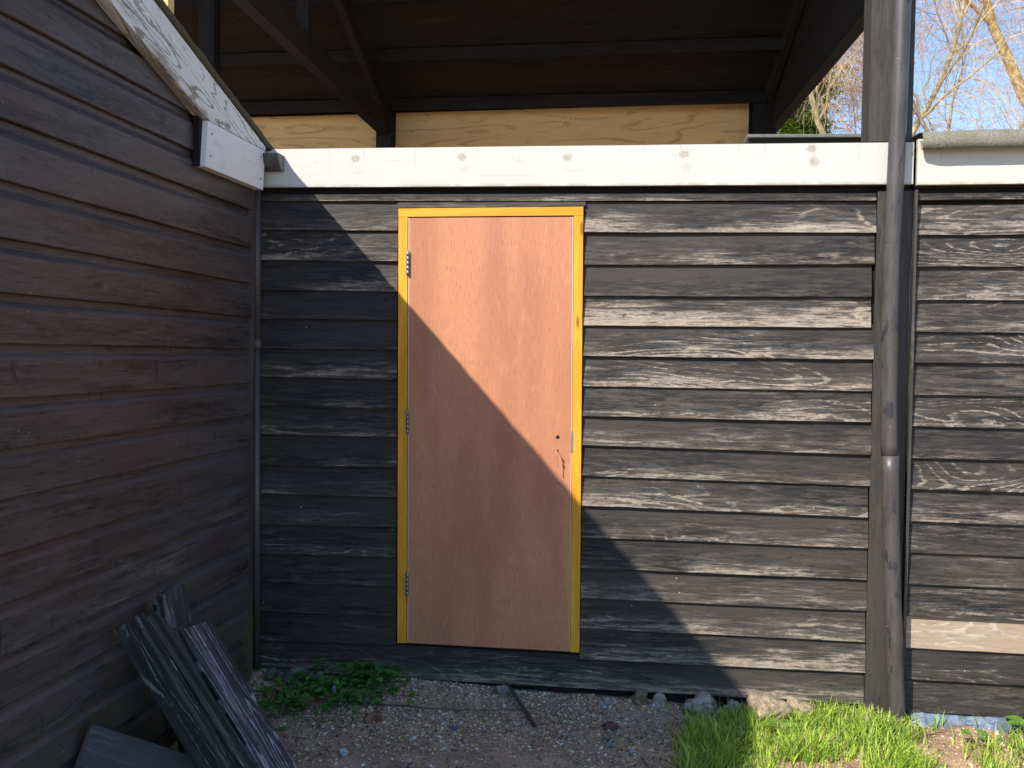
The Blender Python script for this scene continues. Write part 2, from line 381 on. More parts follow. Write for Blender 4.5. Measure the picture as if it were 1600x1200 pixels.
# ------------------------------------------------------------------ ground
def gz(x, y):
    near = max(0., min(1., (x + .7) / 1.2))
    h = -.022 - .035 * near + .012 * smoothnoise(x * 2.1, y * 2.1) + .006 * smoothnoise(x * 9, y * 9)
    if x > .75: h += .03 * max(0., min(1., (x - .75) / .5)) * max(0, min(1, (-y - .05) / .3))
    h += .030 * max(0, 1 - abs(y) / .22) * (1 - .1 * near) if y <= 0 else 0
    if y > .02: h = -.06
    return h
def ground():
    mb = MB()
    def sheet(x0, x1, y0, y1, n, m):
        P = [[Vector((x0 + (x1 - x0) * i / n, y0 + (y1 - y0) * j / m, 0)) for j in range(m + 1)] for i in range(n + 1)]
        for r in P:
            for p in r: p.z = gz(p.x, p.y) if (-3 < p.x < 5 and -8 < p.y < 3) else -.06
        return P
    xs = [-1500, -300, -60, -20, -8, -4] + [-3 + .05 * i for i in range(161)] + [6, 10, 25, 80, 300, 1500]
    ys = [-1500, -300, -60, -20, -9, -6] + [-4 + .05 * i for i in range(86)] + [1, 2, 3, 8, 25, 80, 300, 1500]
    P = [[Vector((x, y, gz(x, y) if (-3 <= x <= 5 and -4 <= y <= .25) else -.06)) for y in ys] for x in xs]
    UV = [[(p.x, p.y) for p in r] for r in P]; A = [[(0, .5)] * len(r) for r in P]
    mb.grid(P, UV, A, sm=True)
    o = mb.build('ground', M['soil']); o['kind'] = 'structure'
ground()

# ------------------------------------------------------------------ the low black shed with the door
CL = [[-1.520, -.842, .005, 1.244], ]
ZL = [2.2095, 2.0722, 1.9327, 1.7937, 1.6577, 1.5213, 1.3887, 1.2517, 1.1196, .9752, .8395, .6946, .5584, .422, .2854, .1455, .0083]
ZD = [2.202, 2.0649, 1.9253, 1.7876, 1.6571, 1.5209, 1.3863, 1.2522, 1.122, .9846, .8469, .7063, .569, .4326, .2972, .1591, .018]
ZE = [2.191, 2.0546, 1.9112, 1.7732, 1.6418, 1.5081, 1.3733, 1.24, 1.1105, .973, .8389, .6972, .5606, .4241, .2891, .1492, .020]
ZP = [2.1822, 2.0496, 1.9151, 1.7759, 1.6457, 1.5101, 1.3742, 1.2419, 1.1028, .9691, .8341, .7005, .5649, .4291, .295, .1614, .0248]
ZR = [2.1714, 2.0367, 1.9045, 1.7647, 1.6301, 1.4998, 1.3639, 1.2297, 1.0953, .9622, .8245, .6902, .5573, .4197, .2819, .1467, .0103]

def clad_board(mb, x0, z0, x1, z1, htop, wear, seg=.05, yb=0., hmax=None, mi=0):
    """one lapped feather-edged board; front at y<0, bottom edge thick"""
    n = max(2, int(abs(x1 - x0) / seg)); off = (random.uniform(0, 60), random.uniform(0, 60)); sd = random.uniform(0, 99)
    prof = [(0., .0, -.003), (0., .0, -.0260), (.012, .0, -.0275), (.05, .0, -.0268), (.30, 0, -.0228), (.65, 0, -.0160), (.93, 0, -.0105), (1.0, 0, -.0095)]
    warp = random.uniform(-.002, .002)
    P = []; UV = []; A = []
    for i in range(n + 1):
        t = i / n; x = x0 + (x1 - x0) * t; zb = z0 + (z1 - z0) * t
        zb += .0016 * smoothnoise(x * 4.5, sd) + .0008 * smoothnoise(x * 21, sd) ; r = []; ru = []; ra = []
        if random.random() < .03: zb += .0015
        for (vv, _, yy) in prof:
            z = zb + vv * htop
            r.append(Vector((x, yb + yy + .0018 * smoothnoise(x * 2.2, sd + 7) + warp, z))); ru.append((off[0] + (x - x0), off[1] + vv * htop + (yy if vv == 0 else 0))); ra.append((wear, vv))
        P.append(r); UV.append(ru); A.append(ra)
    mb.grid(P, UV, A, flip=True, mi=mi)
    for e, rev in ((0, False), (n, True)):
        q = P[e] + [Vector((P[e][0].x, yb - .001, P[e][-1].z)), Vector((P[e][0].x, yb - .001, P[e][0].z))]
        uvq = [(off[0] + p.y, off[1] + p.z - P[e][0].z) for p in q]
        if rev: q = q[::-1]; uvq = uvq[::-1]
        mb.face(q, uvq, (wear + .06, .5), mi=mi)

shed = thing('black_shed', (-.1, .05, 0), 'low black weatherboarded shed with plywood door in yellow frame and white fascia', 'shed')
mb = MB()
wl = [.02, .03, .02, -.08, -.05, .0, -.04, .05, -.03, -.03, -.05, -.05, -.03, -.03, -.05, -.06]
wr = [.06, .02, -.08, .10, .03, .02, .02, .02, .0, .0, -.01, -.01, .0, .02, .04, .05]
for k in range(16):
    zl, zd, ze, zp = ZL[k + 1], ZD[k + 1], ZE[k + 1], ZP[k + 1]
    h = .150 if k else .135
    if k < 15:
        clad_board(mb, -1.515, zl, -.845 + .001 * k, zd, h, wl[k] - .03)
        clad_board(mb, .004 + .001 * k, ze, 1.243 + random.uniform(-.004, .004) - (.009 if k in (2, 3) else 0), zp, h, wr[k])
    else:
        clad_board(mb, -1.515, zl, 1.243, zp, .146, .03)
clad_board(mb, -.848, 2.1675, .008, 2.1705, .040, -.05)
# narrow top strip over the boards
mb.box((-1.515, -.024, 2.205), (2.756, 0, -.019), (0, 0, .030), (0, .022, 0), .03, nseg=12)
part(mb, 'cladding', M['clad'], shed)
mb = MB()    # dark board behind cladding and under fascia
mb.box((-1.53, .0, -.30), (2.95, 0, 0), (0, 0, 2.74), (0, .08, 0))
part(mb, 'backing_wall', M['dark'], shed)
mb = MB()
P_ = .487
mb.box((-1.482, -.047, 2.264), (2.864, 0, -.014), (0, 0, .1745), (0, .026, 0), off=(P_ * 20 + .265, -.09), nseg=20, wob=.0012)
part(mb, 'fascia_board', M['white'], shed)
mb = MB(); mb.box((-1.53, -.020, 2.28), (2.95, 0, -.014), (0, 0, .10), (0, .02, 0)); part(mb, 'fascia_packer', M['dark'], shed)
mb = MB()   # flat felt roof behind the fascia
mb.face([(-1.53, -.03, 2.415), (1.40, -.03, 2.405), (1.40, 5.0, 2.55), (-5.0, 5.0, 2.55), (-5.0, 1.0, 2.45), (-1.53, 1.0, 2.43)])
mb.face([(-1.53, -.03, 2.375), (-1.53, 1.0, 2.39), (-5.0, 1.0, 2.41), (-5.0, 5.0, 2.51), (1.40, 5.0, 2.51), (1.40, -.03, 2.365)])
part(mb, 'flat_roof', M['felt_flat'], shed)
mb = MB()
mb.box((.855, 1.5, 2.60), (.75, 0, -.010), (0, 0, .195), (0, .05, 0))
part(mb, 'roof_upstand', M['darkbr'], shed)
mb = MB(); mb.box((.84, 1.47, 2.797), (.78, 0, -.012), (0, 0, .016), (0, .5, 0)); part(mb, 'upstand_capping', M['felt_blue'], shed)
# door frame: head over two jambs, slightly out of square as found
fr = None
mb = MB()
def quadbox(mb, TL, TR, BR, BL, y0, y1, off=None, vert=True, wear=0., n=1, mi=0):
    """prism on the wall plane: four (x,z) corners, front at y0, back at y1"""
    off = off or (random.uniform(0, 30), random.uniform(0, 30))
    C = [TL, BL, BR, TR]
    f = lambda p, y: Vector((p[0], y, p[1]))
    def uvp(p): return (off[0] + p[1], off[1] + p[0]) if vert else (off[0] + p[0], off[1] + p[1])
    mb.face([f(p, y0) for p in C], [uvp(p) for p in C], (wear, .5), mi=mi)
    mb.face([f(p, y1) for p in C[::-1]], [uvp(p) for p in C[::-1]], (wear, .5), mi=mi)
    for i in range(4):
        a, b = C[i], C[(i + 1) % 4]
        q = [f(b, y0), f(a, y0), f(a, y1), f(b, y1)]
        d = 0 if (i % 2 == 0) == vert else 1
        uvq = [(uvp(b)[0], uvp(b)[1]), (uvp(a)[0], uvp(a)[1]), (uvp(a)[0] + (.04 if d else 0), uvp(a)[1] + (0 if d else .04)), (uvp(b)[0] + (.04 if d else 0), uvp(b)[1] + (0 if d else .04))]
        mb.face(q, uvq, (wear, .5), mi=mi)
YF = -.037
quadbox(mb, (-.839, 2.1635), (-.001, 2.1665), (-.0005, 2.1285), (-.8385, 2.1265), YF, .05, vert=False)
quadbox(mb, (-.8385, 2.1255), (-.7965, 2.1255), (-.7785, .178), (-.821, .176), YF + .0008, .05)
quadbox(mb, (-.0415, 2.1275), (-.0005, 2.1275), (.0155, .181), (-.0245, .181), YF + .0008, .05)
part(mb, 'door_frame', M['yellow'], shed)
mb = MB(); quadbox(mb, (-.7965, 2.127), (-.0415, 2.127), (-.0245, .170), (-.7785, .168), .018, .05); part(mb, 'door_stop', M['hole'], shed)
mb = MB()
quadbox(mb, (-.7885, 2.121), (-.0475, 2.122), (-.0295, .1825), (-.7705, .1795), -.0345, .014, n=1)
door = part(mb, 'door', M['door'], shed)
mb = MB()
quadbox(mb, (-.7925, 2.1215), (-.7887, 2.1215), (-.7707, .1795), (-.7745, .1795), -.0343, .012)
quadbox(mb, (-.0473, 2.122), (-.0437, 2.122), (-.0265, .1825), (-.0293, .1825), -.0343, .012)
part(mb, 'edge_lipping', M['lipping'], door)
def xj(z): return -.7945 + (2.12 - z) * .0093
for zt in (1.967, 1.246, .502):
    mb = MB(); x = xj(zt)
    for i in range(5):
        z0 = zt - .104 + i * .0212
        mb.tube([(x + .003, YF - .006, z0), (x + .003, YF - .006, z0 + .0202)], .0062, 10)
    mb.box((x - .0075, YF - .0022, zt - .104), (0, 0, .104), (.017, 0, 0), (0, .0014, 0))
    mb.tube([(x + .003, YF - .006, zt + .001), (x + .003, YF - .006, zt + .005)], [.005, .003], 10)
    part(mb, 'hinge', M['steel'], door)
mb = MB(); mb.tube([(-.0970, -.0350, 1.144), (-.0970, -.0330, 1.144)], .0085, 16); part(mb, 'latch_hole', M['hole'], door)
mb = MB(); mb.tube([(-.0955, -.0350, 1.082), (-.0955, -.0330, 1.082)], .0036, 10); mb.tube([(-.0965, -.0350, 1.0885), (-.0965, -.0330, 1.0885)], .0028, 10); part(mb, 'key_hole', M['hole'], door)
mb = MB()
def strip(mb, pts, wd, y, colr=(1, 1, 1)):
    for i in range(len(pts) - 1):
        a, b = Vector((pts[i][0], 0, pts[i][1])), Vector((pts[i + 1][0], 0, pts[i + 1][1])); d = (b - a).normalized(); nn = Vector((-d.z, 0, d.x))
        w0, w1 = wd[i] * .5, wd[i + 1] * .5
        q = [a - nn * w0, a + nn * w0, b + nn * w1, b - nn * w1]
        for p in q: p.y = y
        if (q[1] - q[0]).cross(q[2] - q[1]).y > 0: q.reverse()
        mb.face(q, colr=colr)
strip(mb, [(-.0935, 1.080), (-.083, 1.060), (-.0775, 1.050)], [.002, .0024, .004], -.0349)
strip(mb, [(-.0775, 1.051), (-.0705, 1.036), (-.0665, 1.024)], [.005, .011, .003], -.03495)
strip(mb, [(-.0735, 1.026), (-.0685, 1.012), (-.0645, 1.001)], [.003, .012, .004], -.0350)
strip(mb, [(-.0690, 1.006), (-.0695, .985), (-.0705, .972), (-.0680, .966), (-.0655, .960)], [.004, .0035, .006, .005, .003], -.03505)
strip(mb, [(-.0965, 1.060), (-.0962, 1.006)], [.0012, .0008], -.0349)
part(mb, 'routed_marks', M['stainmark'], door)
mb = MB(); mb.box((-.0375, YF - .0012, 1.078), (0, 0, .094), (.0085, 0, 0), (0, .004, 0)); part(mb, 'strike_plate', M['steel'], shed)

# ------------------------------------------------------------------ right-hand shed with felt roof lip
rs = thing('felt_roofed_shed', (2.2, .05, 0), 'black weatherboarded shed with grey felt roof lip right of the black downpipe', 'shed')
mb = MB(); bare = MB()
wrr = [.05, .0, .05, .02, .0, .02, .035, .0, .015, .02, -.02, .005, .02, 0, -.06, -.02]
for k in range(16):
    dx = .55 * (ZR[k + 1] - ZR[k + 1])
    tgt = bare if k == 13 else mb
    clad_board(tgt, 1.404 + .0004 * k, ZR[k + 1], 3.9, ZR[k + 1] + .006, .150 if k else .128, wrr[k], yb=-.004)
mb.box((1.402, -.026, 2.186), (2.5, 0, 0.003), (0, 0, .027), (0, .022, 0), .0, nseg=4)
part(mb, 'cladding', M['clad_r'], rs); part(bare, 'bare_board', M['bareboard'], rs, label='unpainted pale brown board near the bottom')
mb = MB(); mb.box((1.40, .002, -.30), (2.6, 0, 0), (0, 0, 2.73), (0, .08, 0)); part(mb, 'backing_wall', M['dark'], rs)
mb = MB(); mb.box((1.398, -.046, 2.247), (2.6, 0, .004), (0, 0, .19), (0, .026, 0), off=(3, 7), nseg=10, wob=.001); part(mb, 'fascia_board', M['white2'], rs)
mb = MB(); mb.box((1.39, -.020, 2.235), (2.6, 0, 0), (0, 0, .16), (0, .02, 0)); part(mb, 'fascia_packer', M['dark'], rs)
mb = MB()
prof = [(2.6, 2.62), (1.0, 2.52), (.25, 2.476), (.02, 2.468), (-.06, 2.463), (-.095, 2.452), (-.112, 2.432), (-.115, 2.408), (-.108, 2.388), (-.095, 2.382), (-.085, 2.392), (-.078, 2.412), (-.06, 2.428), (-.02, 2.436)]
P = []; n = 60
for i in range(n + 1):
    x = 1.404 + 2.55 * i / n; r = []
    for j, (y, z) in enumerate(prof):
        e = .006 if 4 <= j <= 10 else 0
        end = math.exp(-(x - 1.404) / .02) if x < 1.5 else 0
        r.append(Vector((x + (.006 * smoothnoise(j * 1.7, 3) if i == 0 else 0), y + e * smoothnoise(x * 5, j * .2) + (.012 * end if j > 3 else 0), z + e * smoothnoise(x * 3.3, j * .3, 5) + .005 * (x - 1.4))))
    P.append(r)
mb.grid(P, [[(p.x, p.y) for p in r] for r in P], [[(0, .5)] * len(r) for r in P], sm=True)
part(mb, 'felt_roof', M['felt'], rs)
mb = MB(); mb.box((1.392, -.050, .0), (0, 0, 2.225), (.011, 0, 0), (0, .05, 0), .04); part(mb, 'corner_bead', M['post'], rs)

# ------------------------------------------------------------------ downpipes
dp = thing('downpipe', (1.36, -.10, 0), 'thick scuffed black downpipe bowed in front of the tall timber post', 'downpipe', 'downpipes')
mb = MB()
cl = [(1.325, 6.1), (1.312, 3.2), (1.3085, 2.98), (1.305, 2.62), (1.301, 2.31), (1.2965, 2.10), (1.293, 1.94), (1.2945, 1.60), (1.298, 1.30), (1.302, 1.16), (1.308, 1.095)]
cl2 = [(1.308, 1.110), (1.3115, 1.04), (1.317, .88), (1.3245, .737), (1.335, .50), (1.349, .25), (1.3655, -.02), (1.367, -.05)]
mb.tube([(x, -.095, z) for x, z in cl], [.0345] * 11, 28)
part(mb, 'pipe', M['pipe'], dp)
mb = MB(); mb.tube([(x, -.095, z) for x, z in cl2], [.0358, .0354, .0345, .034, .034, .034, .034, .034], 28); part(mb, 'pipe', M['pipe'], dp)
for z in (1.675, 1.998):
    mb = MB(); mb.tube([(1.2938, -.095, z), (1.2938, -.095, z + .002)], .0353, 28); part(mb, 'joint_ring', M['pipe'], dp)
dp2 = thing('downpipe', (-1.50, -.035, 0), 'thin dark downpipe tucked in the corner beside the brown shed', 'downpipe', 'downpipes')
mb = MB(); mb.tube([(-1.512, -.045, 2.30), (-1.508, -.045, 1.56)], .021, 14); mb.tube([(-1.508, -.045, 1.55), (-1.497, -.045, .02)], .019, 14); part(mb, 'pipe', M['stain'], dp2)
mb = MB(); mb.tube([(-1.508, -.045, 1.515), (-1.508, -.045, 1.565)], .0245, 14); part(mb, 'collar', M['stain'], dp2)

# ------------------------------------------------------------------ brown shed on the left
ls = thing('brown_shed', (-3.0, -3.2, 0), 'dark brown shiplap shed on the left with weathered white bargeboard', 'shed')
X0 = -1.5; TH = .30
def rake(y, off=0.):  # underside line of roof on the gable
    return 2.435 + off + TH * (min(0., 0.) - y) if y > -3.2 else 2.435 + off + TH * (3.2 - (-3.2 - y) * 1.0)
mb = MB(); zc = [2.441 + .144, 2.441, 2.296, 2.147, 1.975, 1.815, 1.662, 1.518, 1.363, 1.2185, 1.078, .9225, .782, .6315, .487, .343, .20, .055, -.09]
zc = [2.435 + .145 * k for k in range(8, 0, -1)] + zc[1:]
nb = len(zc)
for k in range(1, nb):
    zb, zt = zc[k], zc[k - 1]; H = zt - zb; off = (random.uniform(0, 60), random.uniform(0, 60)); sd = random.uniform(0, 50)
    prof = [(0, -.012), (0, .0025), (.015, .004), (.4, .0008), (.69, .0), (.71, -.0012), (.79, -.0105), (.83, -.0150), (.88, -.0170), (1.0, -.0170)]
    ys = [-.135 - .06 * i for i in range(106)]
    P = []; UV = []; A = []; wv = random.uniform(-.05, .05)
    warp = random.uniform(.001, .004)
    for y in ys:
        dz = .0018 * smoothnoise(y * 3, sd) + .0009 * smoothnoise(y * 15, sd)
        P.append([Vector((X0 + xx + warp * smoothnoise(y * 1.3, sd + 3, v * 1.5), y, zb + v * H + dz * (1 if v < .1 else .5))) for v, xx in prof])
        UV.append([(off[0] - y, off[1] + v * H) for v, xx in prof]); A.append([(wv, v) for v, xx in prof])
    mb.grid(P, UV, A, flip=True)
apex = Vector((X0, -3.2, 2.40 + TH * 3.2))
n1 = Vector((0, TH, 1)).normalized(); n2 = Vector((0, -TH, 1)).normalized()
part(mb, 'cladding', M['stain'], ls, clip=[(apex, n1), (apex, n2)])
mb = MB()   # inner walls
mb.face([(X0 - .02, -.06, -.2), (X0 - .02, -.06, 2.38), (X0 - .02, -3.2, 2.38 + TH * 3.1), (X0 - .02, -6.4, 2.38), (X0 - .02, -6.4, -.2)][::-1])
mb.face([(X0 - .02, -.06, -.2), (X0 - .02, -.06, 2.38), (-5, -.06, 2.38), (-5, -.06, -.2)])
mb.face([(-5, -.06, -.2), (-5, -.06, 2.38), (-5, -3.2, 2.38 + TH * 3.1), (-5, -6.4, 2.38), (-5, -6.4, -.2)])
mb.face([(X0 - .02, -6.4, -.2), (X0 - .02, -6.4, 2.38), (-5, -6.4, 2.38), (-5, -6.4, -.2)][::-1])
part(mb, 'inner_wall', M['dark'], ls)
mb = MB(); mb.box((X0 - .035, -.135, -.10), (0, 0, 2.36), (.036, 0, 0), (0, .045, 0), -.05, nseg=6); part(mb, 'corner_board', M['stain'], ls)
# bargeboard: weathered boards, one each side of the ridge
xb0, xb1 = -1.4965, -1.4515
def barge(y_low, sgn=1):
    mb = MB(); d = Vector((0, -1 * sgn, TH)).normalized()
    return mb, d
mb = MB()
L_ = 3.4; d = Vector((0, -1, TH)).normalized(); up = Vector((0, 0, 1))
bot = Vector((xb0, -.089, 2.2415 + .006)); # plumb-cut low end
# outline in the y-z plane: lower edge z = 2.222 - .30*y ; upper edge z = 2.411 - .30*y
lo = lambda y: 2.2180 - .302 * y; hi = lambda y: 2.4115 - .298 * y
N = 40; P = []; UV = []; A = []
for i in range(N + 1):
    y = -.088 - (3.2 - .088) * i / N
    zl = max(lo(y), 2.4225) if y > -.68 else lo(y); zh = hi(y)
    zl += .001 * smoothnoise(y * 9); 
    row = [(xb0, zl), (xb1, zl), (xb1, zl + (zh - zl) * .5), (xb1, zh), (xb0, zh)]
    P.append([Vector((x, y, z)) for x, z in row]); UV.append([(3 - y * 1.044, z - lo(y) + (x - xb1)) for x, z in row]); A.append([(0, min(1, max(0, (z - lo(y)) / .2))) for x, z in row])
mb.grid(P, UV, A, flip=True); mb.face([P[0][k] for k in range(5)], [UV[0][k] for k in range(5)])
P2 = [[Vector((p.x, -6.4 - p.y, p.z)) for p in r] for r in P]
mb.grid(P2, UV, A)
part(mb, 'bargeboard', M['weathered'], ls, label='white bargeboard with flaking paint and grey bare grain')
mb = MB()   # box end below the bargeboard
def prism_x(mb, pts, x0, x1, off=(0, 0), wear=0):
    q = [Vector((x1, y, z)) for y, z in pts]; q0 = [Vector((x0, y, z)) for y, z in pts]
    uvq = [(off[0] - y, off[1] + z) for y, z in pts]
    nrm = (q[1] - q[0]).cross(q[2] - q[1]); 
    if nrm.x < 0: q.reverse(); q0.reverse(); uvq.reverse()
    mb.face(q, uvq, (wear, .5)); mb.face(q0[::-1], uvq[::-1], (wear, .5))
    for i in range(len(q)):
        j = (i + 1) % len(q); mb.face([q[j], q[i], q0[i], q0[j]], [uvq[j], uvq[i], (uvq[i][0] + .04, uvq[i][1]), (uvq[j][0] + .04, uvq[j][1])], (wear, .5))
prism_x(mb, [(-.092, 2.4195), (-.110, 2.240), (-.684, 2.235), (-.664, 2.4195)], -1.4945, -1.453, (5, 2))
part(mb, 'box_end', M['white3'], ls, label='cleaner white board closing the eaves end')
mb = MB()
prism_x(mb, [(-.668, 2.42), (-.688, 2.235), (-.70, 2.235), (-.70, 2.43)], -1.4985, -1.474, (5, 2)); part(mb, 'box_end_return', M['dark'], ls)
mb = MB()
for x, y, z in [(-1.4515, -.135, 2.385), (-1.4515, -.14, 2.285), (-1.4515, -.63, 2.375), (-1.4515, -.64, 2.285)]:
    mb = MB(); mb.tube([(x - .003, y, z), (x + .001, y, z)], .004, 8); part(mb, 'nail_head', M['guttermat'], ls)
mb = MB()   # roof slopes of felt shingles, ragged edge at the verge
for sgn in (1, -1):
    n = 46; P = []
    for i in range(n + 1):
        s = i / n; y = .035 - (3.235) * s; z = hi(y) + .004
        if sgn < 0: y = -6.4 - y
        stepz = .007 * ((s * 23) % 1.0); jut = .007 * smoothnoise(math.floor(s * 23) * 3.3, 1) + .004 * smoothnoise(s * 90, 4)
        P.append([Vector((-5.2, y, z)), Vector((-1.444 + jut, y, z)), Vector((-1.437 + jut, y, z + .006)), Vector((-1.437 + jut, y, z + .020 + stepz)), Vector((-1.446 + jut, y, z + .028 + stepz)), Vector((-5.2, y, z + .028 + stepz))])
    mb.grid(P, [[(p.x, p.y) for p in r] for r in P], [[(0, .5)] * 6 for r in P], flip=(sgn > 0))
    mb.face(P[0] if sgn > 0 else P[0][::-1])
part(mb, 'roof', M['felt_moss'], ls)
mb = MB()   # half-round gutter along the eaves, its stop end just past the bargeboard
P = []
for x in (-5.2, -1.385):
    P.append([Vector((x, -.062 + .056 * math.cos(math.pi + math.pi * k / 14), 2.405 + .072 * math.sin(math.pi + math.pi * k / 14))) for k in range(15)] + [Vector((x, -.062 + .052 * math.cos(-math.pi * k / 14), 2.405 + .066 * math.sin(-math.pi * k / 14))) for k in range(15)])
mb.grid(P, [[(p.x, p.z) for p in r] for r in P], [[(0, .5)] * 30 for r in P], sm=True, flip=True)
gut = part(mb, 'gutter', M['guttermat'], ls)
mb = MB(); q = [Vector((-1.384, -.062 + .0565 * math.cos(math.pi + math.pi * k / 16), 2.405 + .0725 * math.sin(math.pi + math.pi * k / 16))) for k in range(17)]
q2 = [p + Vector((.006, 0, 0)) for p in q]
if (q[4] - q[0]).cross(q[8] - q[4]).x < 0: q.reverse(); q2.reverse()
mb.face(q2); mb.face(q[::-1])
for i in range(len(q)): j = (i + 1) % len(q); mb.face([q2[j], q2[i], q[i], q[j]])
part(mb, 'stop_end', M['gutterend'], gut)

# ------------------------------------------------------------------ open barn behind
bn = thing('open_barn', (-.5, 3, 0), 'tall open-sided dark timber barn with trusses behind the low black shed', 'barn')
T20 = math.tan(R(19.5))
YB = 6.0; YR = 3.0
ZE_ = 4.17
def roofz(y): return ZE_ + T20 * (min(y, YB - y) if 0 <= y <= YB else 0)
mb = MB()
xr = lambda y: 1.66 + .42 * (YB - y) / YB
mb.box((1.208, .002, -.2), (0, 0, 6.3), (.178, 0, 0), (0, .15, 0), -.04, nseg=14)
tall = part(mb, 'front_post', M['post'], bn)
mb = MB(); mb.box((1.246, -.022, .0 - .06), (.001, 0, 2.285), (.142, 0, 0), (0, .022, 0), -.06, nseg=8); part(mb, 'post_facing', M['post'], bn)
mb = MB(); mb.box((-2.065, .1, 2.4), (0, 0, 3.8), (.036, 0, 0), (0, .06, 0)); part(mb, 'front_post', M['ply'], bn); mb = MB(); mb.box((-3.40, 3.2, -.1), (0, 0, 5.2), (.13, 0, 0), (0, .12, 0)); part(mb, 'middle_post', M['dark'], bn)
def beam(name, a, b, wd, hh, mat='dark', lab=None):
    a, b = Vector(a), Vector(b); d = (b - a); side = d.cross(Vector((0, 0, 1)));
    if side.length < .01: side = Vector((1, 0, 0))
    side.normalize(); up = side.cross(d).normalized(); mb = MB()
    mb.box(a - side * wd / 2, d, side * wd, up * hh, nseg=6); return part(mb, name, M[mat], bn, label=lab)
HY = lambda y: ZE_ + T20 * (YB - y)  # unseen front half of roof shaped high and open to light the plywood
for x0, x1, m_ in ((-2.56, -2.40, 'darkbr'), (1.50, 1.90, 'dark')):
    beam('tie_beam', (x0, YB + .1, 3.84), (x1, -.05, 3.84), .10, .20, m_)
    if m_ == 'darkbr':
        beam('rafter', (x0, YB, HY(YB) - .24), (x1, 0, HY(0) - .24), .07, .16, 'darkbr')
        beam('king_post', (-2.48, YR + .2, 3.98), (-2.48, YR + .2, HY(YR) - .1), .10, .10, 'dark')
    else:
        beam('rafter', (x0 - .06, YB, HY(YB) - .14), (x1 - .06, 0, HY(0) - .14), .07, .14, 'darkbr')
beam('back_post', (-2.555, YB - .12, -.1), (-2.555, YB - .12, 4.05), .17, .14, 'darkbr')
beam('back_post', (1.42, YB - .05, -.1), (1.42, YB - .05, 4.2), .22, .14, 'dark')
# roof sheets with boards' joints, purlins
mb = MB()
for k in range(24):
    ya, yb_ = YB + .15 - (YB + .2) * k / 24, YB + .15 - (YB + .2) * (k + 1) / 24
    d = Vector((0, yb_ - ya, HY(yb_) - HY(ya))); nn = Vector((0, T20, 1)).normalized(); xe = 1.66 + .30 * k / 24
    mb.box(Vector((-7.5, ya, HY(ya))) + nn * (.004 * (k % 2)), (xe + 7.5, 0, 0), d, nn * .03)
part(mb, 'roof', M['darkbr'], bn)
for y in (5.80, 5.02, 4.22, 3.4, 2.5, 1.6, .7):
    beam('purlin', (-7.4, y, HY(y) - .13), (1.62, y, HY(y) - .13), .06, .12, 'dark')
mb = MB()   # boarded gable between tie beam and rafters
mb.face([(1.53, YB, 4.0), (1.90, -.02, 4.0), (1.87, -.02, HY(0)), (1.50, YB, ZE_)][::-1])
mb.face([(1.50, YB, 4.0), (1.87, -.02, 4.0), (1.84, -.02, HY(0)), (1.47, YB, ZE_)])
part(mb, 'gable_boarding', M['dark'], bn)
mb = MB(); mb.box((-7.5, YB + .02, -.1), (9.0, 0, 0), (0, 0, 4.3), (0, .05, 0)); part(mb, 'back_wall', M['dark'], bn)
def ply(x0, x1, zt0, zt1, lab):
    mb = MB(); quadbox(mb, (x0, zt0), (x1, zt1), (x1, 3.30), (x0, 3.30), YB - .012, YB + .006, vert=False); part(mb, 'plywood_strip', M['ply'], bn, label=lab)
ply(-7.3, -2.64, 4.10, 4.127, 'raw plywood strip left of the back post')
ply(-2.49, 1.275, 4.132, 4.156, 'long raw plywood strip right of the back post')

# ------------------------------------------------------------------ loose boards leaning in the corner
def loose(A, B, W, w, label, mat, t=.019, lip=True, ext=.0):
    A, B, W = Vector(A), Vector(B), Vector(W).normalized(); d = (B - A); d = d + d.normalized() * ext
    W = (W - d.normalized() * W.dot(d.normalized())).normalized()
    nrm = W.cross(d).normalized()
    cam_dir = (Vector((.3, -4.3, 1.5)) - A)
    if nrm.dot(cam_dir) < 0: nrm = -nrm
    root = thing('loose_board', tuple(B), label, 'board', 'loose boards leaning in the corner'); mb = MB()
    Av = A
    # shiplap profile across the width: thin tongue, cove, full face
    prof = [(0, -t), (0, -.002), (.02, 0), (.78, 0), (.82, -.004), (.86, -.009), (1.0, -.010), (1.0, -t)] if lip else [(0, -t), (0, -.002), (.02, 0), (.98, 0), (1, -.002), (1, -t)]
    n = 24; off = (random.uniform(0, 50), random.uniform(0, 50)); P = []; UV = []; AX = []
    for i in range(n + 1):
        s = i / n; bow = .002 * smoothnoise(s * 3, off[0])
        P.append([Av + d * s + W * (w * b) + nrm * (h + bow) for b, h in prof]); UV.append([(off[0] + d.length * s, off[1] + w * b) for b, h in prof]); AX.append([(0, b) for b, h in prof])
    s_ = (P[1][3] - P[0][3]).cross(P[0][3] - P[0][2]).dot(nrm)
    mb.grid(P, UV, AX, flip=(s_ > 0))
    back = [P[0][0], P[0][-1], P[-1][-1], P[-1][0]]
    mb.face(back if (back[1] - back[0]).cross(back[2] - back[1]).dot(nrm) < 0 else back[::-1])
    o = part(mb, 'face', mat, root)
    for e, rr in ((0, -1), (n, 1)):
        mb = MB(); q = P[e][:]; dd = d.normalized() * rr
        if (q[1] - q[0]).cross(q[3] - q[1]).dot(dd) < 0: q = q[::-1]
        mb.face([p + dd * .0006 for p in q], [(p.x * 3, p.z * 3) for p in q])
        part(mb, 'sawn_end', M['endgrain'], root)
loose((-1.455, -1.278, .541), (-1.077, -1.248, -.02), (.813, -.161, .559), .155, 'black board with pale worn edge, leftmost of the leaning boards', M['plank'])
